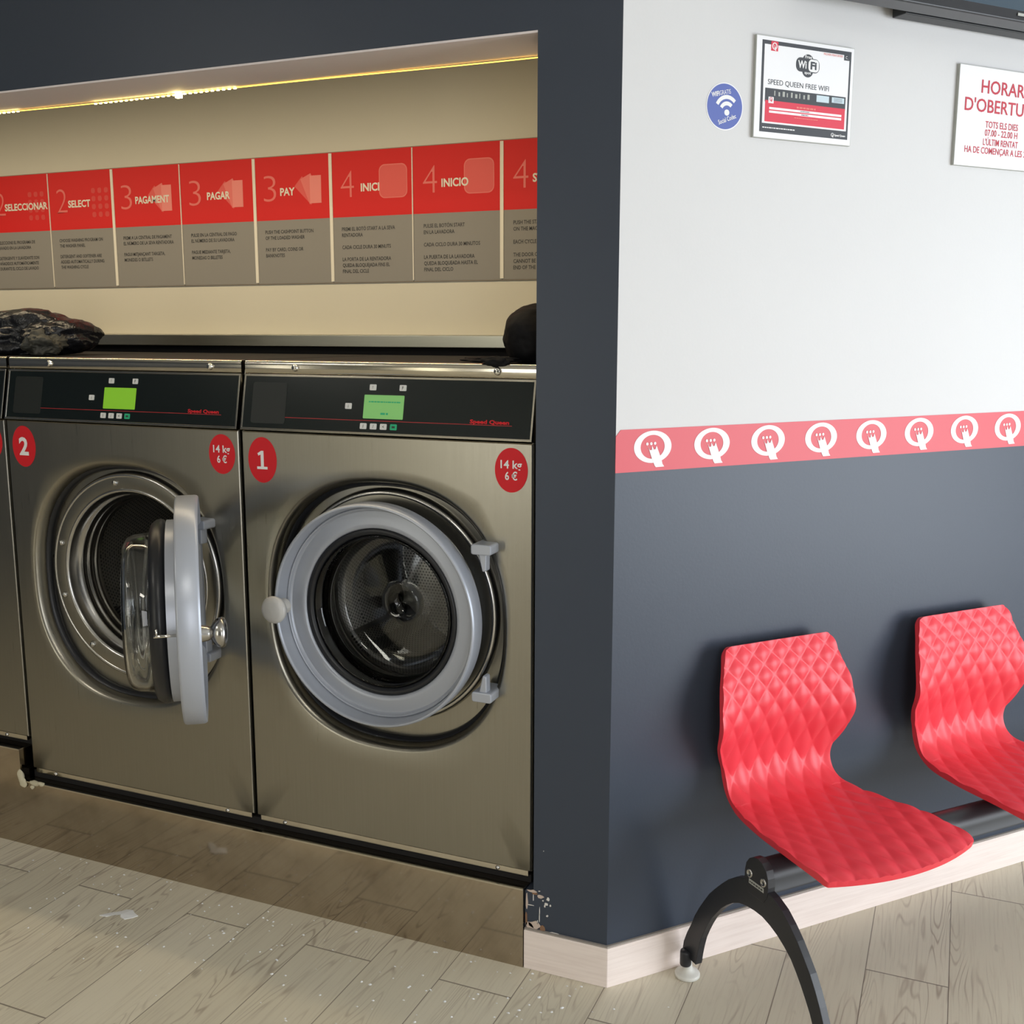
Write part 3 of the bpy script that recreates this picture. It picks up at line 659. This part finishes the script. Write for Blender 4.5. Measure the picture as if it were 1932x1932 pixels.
TX(k, 'Free', .518, .168, .030, .0012, 1, .068, 'C', .02); TX(k, 'spot', .516, .322, .026, .0012, 1, .066, 'C', .02)
k.build('wifi_emblem', ['slate', 'lettering'], ws)
k = MB(); TX(k, 'SPEED QUEEN FREE WIFI', .124, .468, .050, .0008, 0, .620); k.build('title_lettering', 'slate', ws)
k = MB(); R_(k, .100, .505, .926, .640, .0006, 0)
for i, (a, b2, c, e_) in enumerate([(.62, .75, .518, .585), (.78, .91, .520, .575)]): R_(k, a, c, b2, e_, .0009, 1)
for i in range(9): R_(k, .19+i*.042, .525+.01*(i % 2), .20+i*.042+.006*(i % 3), .575, .0009, 2)
for i in range(4): R_(k, .80, .530+i*.011, .89, .533+i*.011, .0011, 0)
k.build('picture_print', ['slate', 'pblue', 'signside'], ws)
k = MB(); R_(k, .104, .625, .924, .835, .0008, 0); R_(k, .145, .690, .888, .712, .0011, 1); R_(k, .145, .724, .888, .746, .0011, 1); R_(k, .135, .590, .186, .652, .0011, 1)
logo(k, .16*SW, SH*(1-.613), .0042, .0042, 0, .0093, 0); D_ = lambda u, v, w, cap, mi, sd: dashes(k, u*SW, SH*(1-v), w*SW, cap*SH, yf(.0092 if mi == 2 else .0094), sd, mi)
D_(.42, .674, .20, .016, 2, 3)
D_(.40, .775, .24, .008, 2, 6); D_(.46, .705, .09, .007, 3, 7); D_(.47, .739, .07, .007, 3, 8)
k.build('login_print', ['pinkred', 'signwhite', 'tint3', 'slate'], ws)
k = MB(); dashes(k, .085*SW, SH*(1-.900), .33*SW, .011*SH, yf(.0088), 9); TX(k, 'Speed Queen', .825, .912, .020, .0008, 0, .115, bold=.03); logo(k, .803*SW, SH*(1-.902), .0042, .0042, 0, .0089, 0); k.build('footer_lettering', 'lettering', ws)

# opening hours board
hs = wempty('opening_hours_board', .924, 1.890, 'white board with dull red opening hours headed HORARI, right of the wifi notice', 'sign')
HW, HH = .272, .229
k = MB(); k.prism([(0, 0), (HW, 0), (HW, HH), (0, HH)], 0, .0085, pr, 1); k.prism([(.001, .001), (HW-.001, .001), (HW-.001, HH-.001), (.001, HH-.001)], .0085, .009, pr, 0); k.build('board', ['signwhite', 'signside'], hs)
k = MB(); cx = .152
for s, z, cap, w_, bo_ in (('HORARI', 2.0605, .029, .155, .012), ("D'OBERTURA", 2.017, .029, .258, .012)): text(k, s, cx, z-1.890, cap, yf(.0096), w_ , 'C', bo_)
k.build('heading_lettering', 'hred', hs)
k = MB()
for s, z, w_ in (('TOTS ELS DIES', 1.9825, .112), ('07.00 - 22.00 H', 1.9635, .112), ("L'ÚLTIM RENTAT", 1.942, .120), ('HA DE COMENÇAR A LES 21.00', 1.922, .240)): text(k, s, cx, z-1.890, .0145, yf(.0096), w_, 'C', .012)
k.build('hours_lettering', 'hred', hs)

# round wifi sticker
st = wempty('wifi_sticker', .2575, 1.966, 'round blue wifi sticker on the white wall', 'sticker')
k = MB(); k.disc(0, 0, 0, .0475, .0480, 64, 0, .0008); k.build('sticker_rim', 'signwhite', st)
k = MB(); k.disc(0, -.0008, 0, .0452, .0458, 64, 0, .0004); k.build('sticker_face', 'blue', st)
k = MB(); tilt = .12
for r0_, r1_ in ((.0265, .0345), (.0135, .0215)):
    S = 20; pts = []
    a0, a1 = math.radians(47), math.radians(152)
    for i in range(S+1): a = a0+(a1-a0)*i/S; pts.append((.0055+r1_*math.cos(a)*.95, -.011+r1_*math.sin(a)))
    for i in range(S+1): a = a1-(a1-a0)*i/S; pts.append((.0055+r0_*math.cos(a)*.95, -.011+r0_*math.sin(a)))
    for i in range(S): 
        q_ = [pts[i], pts[i+1], pts[2*S-i], pts[2*S+1-i]]; k.add([pr(u, w, .0016) for u, w in q_], [(0, 1, 2, 3)])
k.disc(.0055, -.0012, -.0118, .0065, .0062, 24, 0, .0004); k.build('wifi_arcs', 'lettering', st)
k = MB(); text(k, 'WIFI', -.034, .0165, .0090, yf(.0016), .0200, 'L', .03, rot=.22); text(k, 'GRATIS', -.0135, .0215, .0090, yf(.0016), .0290, 'L', 0, rot=.20)
text(k, 'Social Codec', -.014, -.0375, .0090, yf(.0016), .0475, 'L', .015, rot=.36); k.build('lettering', 'lettering', st)

# television
tv = wempty('television', .40, 2.192, 'wall mounted television cut off by the top right edge of the photo', 'television')
k = MB(); k.box(0, 1.15, -.115, -.060, 0, .66, 0); k.build('casing', 'tv', tv, bevel=.004)
k = MB(); k.box(.018, 1.132, -.1165, -.1145, .024, .642); k.build('screen', 'screen', tv)
k = MB(); k.box(.300, .95, -.052, -.012, -.0005, .03); k.box(.30, .85, -.06, -.0, .10, .45); k.build('bracket', 'black', tv, bevel=.002)
k = MB(); k.box(.575, .62, -.1176, -.1163, .012, .018); k.build('maker_badge', 'signside', tv)

# ------------------------------------------------------------------ waiting bench (local x along the wall, -y out from the wall)
bn = empty('waiting_bench', (0, 0, 0), WA, 'row bench of red quilted plastic seats on a black beam with an arched leg', 'bench')
outer = [(.016, .048), (.018, .070), (.030, .102), (.046, .131), (.064, .172), (.085, .206), (.113, .246), (.143, .279), (.177, .312), (.211, .336), (.241, .3465), (.27, .352), (.30, .352), (.325, .346), (.349, .337), (.372, .323), (.389, .306), (.410, .287), (.428, .265), (.445, .245), (.459, .224), (.477, .192), (.491, .162), (.508, .115), (.522, .060), (.527, .036)]
inner = [(.492, .036), (.488, .060), (.476, .10), (.461, .143), (.450, .163), (.438, .181), (.415, .214), (.389, .243), (.360, .264), (.331, .278), (.295, .287), (.259, .287), (.222, .279), (.189, .262), (.157, .232), (.127, .195), (.106, .160), (.089, .123), (.078, .085), (.072, .051), (.0715, .046)]
al0, al1 = .196, .214
def arch_leg(x0, x1, name):
    k = MB(); n = 28
    def rs(P):
        L = [0]
        for a, b2 in zip(P, P[1:]): L.append(L[-1]+math.dist(a, b2))
        out = []
        for i in range(n):
            q_ = L[-1]*i/(n-1); j = max(jj for jj in range(len(L)-1) if L[jj] <= q_+1e-9); f_ = (q_-L[j])/(L[j+1]-L[j]+1e-12)
            out.append(tuple(P[j][c]+(P[j+1][c]-P[j][c])*f_ for c in (0, 1)))
        return out
    A, B = rs(outer), rs(inner[::-1])
    v = [(x, -p_[0], p_[1]) for x in (x0, x1) for L in (A, B) for p_ in L]
    f = []
    for i in range(n-1):
        f += [(i, i+1, n+i+1, n+i), (2*n+i, 3*n+i, 3*n+i+1, 2*n+i+1)]
        f += [(i, 2*n+i, 2*n+i+1, i+1), (n+i, n+i+1, 3*n+i+1, 3*n+i)]
    f += [(0, n, 3*n, 2*n), (n-1, 3*n-1, 4*n-1, 2*n-1)]
    k.add(v, f)
    # hub plate carrying the beam
    hub = [(.236, .338), (.236, .366), (.240, .384), (.249, .397), (.262, .405), (.276, .408), (.291, .404), (.304, .393), (.311, .377), (.313, .358), (.311, .338), (.30, .32), (.25, .32)]
    k.prism([(-a, b2) for a, b2 in hub], x0-.0015, x1, lambda u, w, o: (o, u, w))
    xm = (x0+x1)/2
    lg = k.build(name, 'benchm', bn, bevel=.0012)
    for dist in (.045, .509):
        k = MB(); k.zlathe([(.0001, .030), (.0125, .030), (.0135, .033), (.0135, .062), (.0125, .066), (.0001, .066)], xm-(.014 if dist < .1 else 0), -dist+.006, 24); k.build('foot_socket', 'benchm', lg)
        k = MB(); k.zlathe([(.0001, .0005), (.028, .0005), (.0295, .002), (.0295, .007), (.0275, .010), (.020, .0125), (.014, .017), (.011, .024), (.0105, .034), (.0001, .034)], xm-(.008 if dist < .1 else 0), -dist+.006, 36); k.build('foot_pad', 'foot', lg)
    for dist in (.2525, .2975):
        k = MB(); q_ = MB(); q_.lathe([(.0001, 0), (.0035, 0), (.0036, -.002), (.0085, -.0025), (.0095, -.0015), (.0098, .001)], 0, 0, 24)
        v2 = [(x0-.0015+y_, -dist+x_, .3645+z_) for x_, y_, z_ in q_.v]; k.add(v2, q_.f, 0, True); k.build('bolt', 'chromed', lg)
    k = MB(); k.box(x0-.0021, x0-.0014, -.300, -.252, .3425, .3525, 0); 
    dashes(k, -.297, .3455, .042, .0035, lambda u, w: (x0-.0024, u, w), 4, 1)
    lb_ = k.build('name_plate', ['signside', 'ink'], lg)
    return lg
arch_leg(al0, al1, 'arch_leg')
k = MB()
bp = [(.243, .345), (.243, .368), (.247, .384), (.256, .395), (.268, .401), (.281, .401), (.294, .395), (.303, .384), (.307, .368), (.307, .349), (.309, .345), (.309, .341), (.243, .341)]
v = [(x, -a, z) for x in (al1-.001, 2.30) for a, z in bp]; n = len(bp)
k.add(v, [(i, (i+1) % n, n+(i+1) % n, n+i) for i in range(n)], 0, True); k.add(v, [list(range(n))[::-1], list(range(n, 2*n))], 0)
bo_ = k.build('beam', 'benchm', bn); bo_.data.set_sharp_from_angle(angle=math.radians(35))

# quilted shell: profile (distance from wall, height, half width), followed from the top of the back to the front lip
PROF = [(.030, .789, .154), (.036, .770, .161), (.046, .738, .170), (.055, .700, .183), (.058, .660, .191), (.057, .625, .194), (.052, .590, .193), (.044, .560, .187), (.038, .530, .173), (.037, .505, .160), (.042, .480, .155), (.058, .455, .156), (.085, .438, .161), (.120, .430, .168), (.170, .429, .178), (.230, .432, .190), (.300, .436, .200), (.370, .437, .206), (.420, .434, .206), (.446, .428, .203)]
def catmull(P, m):
    out = []; n = len(P)
    for i in range(n-1):
        p0, p1, p2, p3 = P[max(i-1, 0)], P[i], P[i+1], P[min(i+2, n-1)]
        for j in range(m):
            t_ = j/m; out.append(tuple(.5*(2*b2+(c-a)*t_+(2*a-5*b2+4*c-d_)*t_*t_+(3*b2-a-3*c+d_)*t_**3) for a, b2, c, d_ in zip(p0, p1, p2, p3)))
    out.append(P[-1]); return out
def shell_mesh():
    C = catmull(PROF, 18); S = [0]
    for a, b2 in zip(C, C[1:]): S.append(S[-1]+math.hypot(b2[0]-a[0], b2[1]-a[1]))
    nv = len(C); nu = 171; fr_, bk_ = [], []; AA = [0]
    for a, b2 in zip(S, S[1:]):
        q_ = min(1, max(0, (a-.05)/.20)); AA.append(AA[-1]+(b2-a)/(.052+.046*q_*q_*(3-2*q_)))
    for j in range(nv):
        a, b2 = C[max(j-1, 0)], C[min(j+1, nv-1)]
        tg = Vector((b2[0]-a[0], b2[1]-a[1])).normalized(); nr = Vector((-tg.y, tg.x))         # towards sitter
        if nr.x < 0 and C[j][1] > .5: nr = -nr
        if C[j][1] <= .5 and nr.y < 0: nr = -nr
        s = S[j]; wing = math.exp(-((C[j][1]-.60)/.10)**2) if C[j][0] < .1 else 0
        fs = max(0, (s-S[-1]+.22)/.22)**2
        w = C[j][2]; c0 = min(1, s/.022); tp = 1-.10*(1-math.sqrt(max(0, 1-(1-c0)**2)))        # rounded top corners
        c1 = min(1, (S[-1]-s)/.012); tp *= 1-.03*(1-math.sqrt(max(0, 1-(1-c1)**2)))
        hd = .070 if s < .25 else .070+.05*min(1, (s-.25)/.25)
        for i in range(nu):
            u = -1+2*i/(nu-1); xx = u*w*tp
            dist = C[j][0] + .030*wing*u*u + .036*fs*(1-u*u); zz = C[j][1] + .010*fs*0
            X = xx/.053; A = AA[j]
            p1, p2 = 1-(2*((X+A) % 1)-1)**2, 1-(2*((X-A) % 1)-1)**2
            h = .0046*p1*p2
            fr_.append((xx, -(dist+nr.x*h), zz+nr.y*h)); bk_.append((xx*.995, -(dist-nr.x*.0125), zz-nr.y*.0125))
    mb = MB(); n = nu*nv; f = []
    for j in range(nv-1):
        for i in range(nu-1):
            a = j*nu+i; f += [(a, a+1, a+nu+1, a+nu), (n+a, n+a+nu, n+a+nu+1, n+a+1)]
    mb.add(fr_+bk_, f, 0, True); e = []
    for j in range(nv-1):
        a = j*nu; e.append((a, a+nu, n+a+nu, n+a)); a = j*nu+nu-1; e.append((a, n+a, n+a+nu, a+nu))
    for i in range(nu-1):
        e.append((i, n+i, n+i+1, i+1)); a = (nv-1)*nu+i; e.append((a, a+1, n+a+1, n+a))
    o = len(mb.f); mb.f += [list(q_) for q_ in e]; mb.mi += [0]*len(e); mb.sm += [True]*len(e)
    return mb
sh = shell_mesh().build('seat_shell', 'seat', bn, (.433, 0, 0), bevel=0)
sh.data.set_sharp_from_angle(angle=math.radians(50))
s2 = sh.copy(); COL.objects.link(s2); s2.parent = bn; s2.location = (1.030, 0, 0)
def mount(x):
    k = MB(); k.box(x-.10, x+.10, -.33, -.22, .398, .4215); k.box(x-.05, x+.05, -.36, -.16, .41, .4215); return k.build('seat_mount', 'benchm', bn, bevel=.004)
mount(.433); mount(1.030)

# ------------------------------------------------------------------ floor litter
random.seed(11)
k = MB()
pts = [(-.050, -.028), (-.030, -.024), (-.018, -.006), (-.004, .0), (.004, -.008), (.022, -.010), (.034, .004), (.040, .018), (.024, .022), (.008, .030), (-.010, .026), (-.016, .012), (-.034, -.004)]
ca, sa = math.cos(-.1), math.sin(-.1)
top = [(x*ca-y*sa, x*sa+y*ca, .0012+.0022*random.random()) for x, y in pts]
k.add([(0, 0, .004)]+top+[(x, y, .0003) for x, y, z in top], [(0, 1+i, 1+(i+1) % 13) for i in range(13)]+[(1+i, 14+i, 14+(i+1) % 13, 1+(i+1) % 13) for i in range(13)]+[list(range(14, 27))])
o = k.build('paper_scrap', 'paper', None, (-1.255, -.195, 0)); tag(o, 'torn white paper scrap on the wooden floor by the plinth', 'paper scrap')
k = MB()
for i in range(210):
    x = random.uniform(-1.75, .0); y = -abs(random.gauss(0, .22))-.006; r = random.uniform(.0018, .0050)
    if random.random() < .15: x, y = random.uniform(-.5, .6), random.uniform(-.6, .1)
    if y > -.004 and x > -.21: continue
    if y > 0: continue
    n = 6; ph = random.random()*6; st_ = random.uniform(.4, 1)
    ring_ = [(x+r*random.uniform(.6, 1.2)*math.cos(ph+2*PI*j/n), y+r*st_*random.uniform(.6, 1.2)*math.sin(ph+2*PI*j/n)) for j in range(n)]
    k.add([(x, y, r*.6)]+[(a, b2, .0002) for a, b2 in ring_], [(0, 1+j, 1+(j+1) % n) for j in range(n)])
o = k.build('lint_specks', 'paper'); tag(o, 'small white lint specks scattered over the wooden floor', 'lint', kind='stuff')

# ceiling lamps of the room (behind the photographer)
for x, y, w_ in ((-2.6, -2.4, 'left'), (.3, -2.4, 'right')):
    e = empty('ceiling_lamp', (x, y, 2.75), 0, 'flat white ceiling lamp, %s one of the pair behind the photographer' % w_, 'ceiling lamp', 'ceiling lamps')
    MB().box(-.32, .32, -.17, .17, -.04, 0).build('lamp_housing', 'ceil', e); MB().box(-.30, .30, -.15, .15, -.045, -.04).build('diffuser', 'lamp', e)
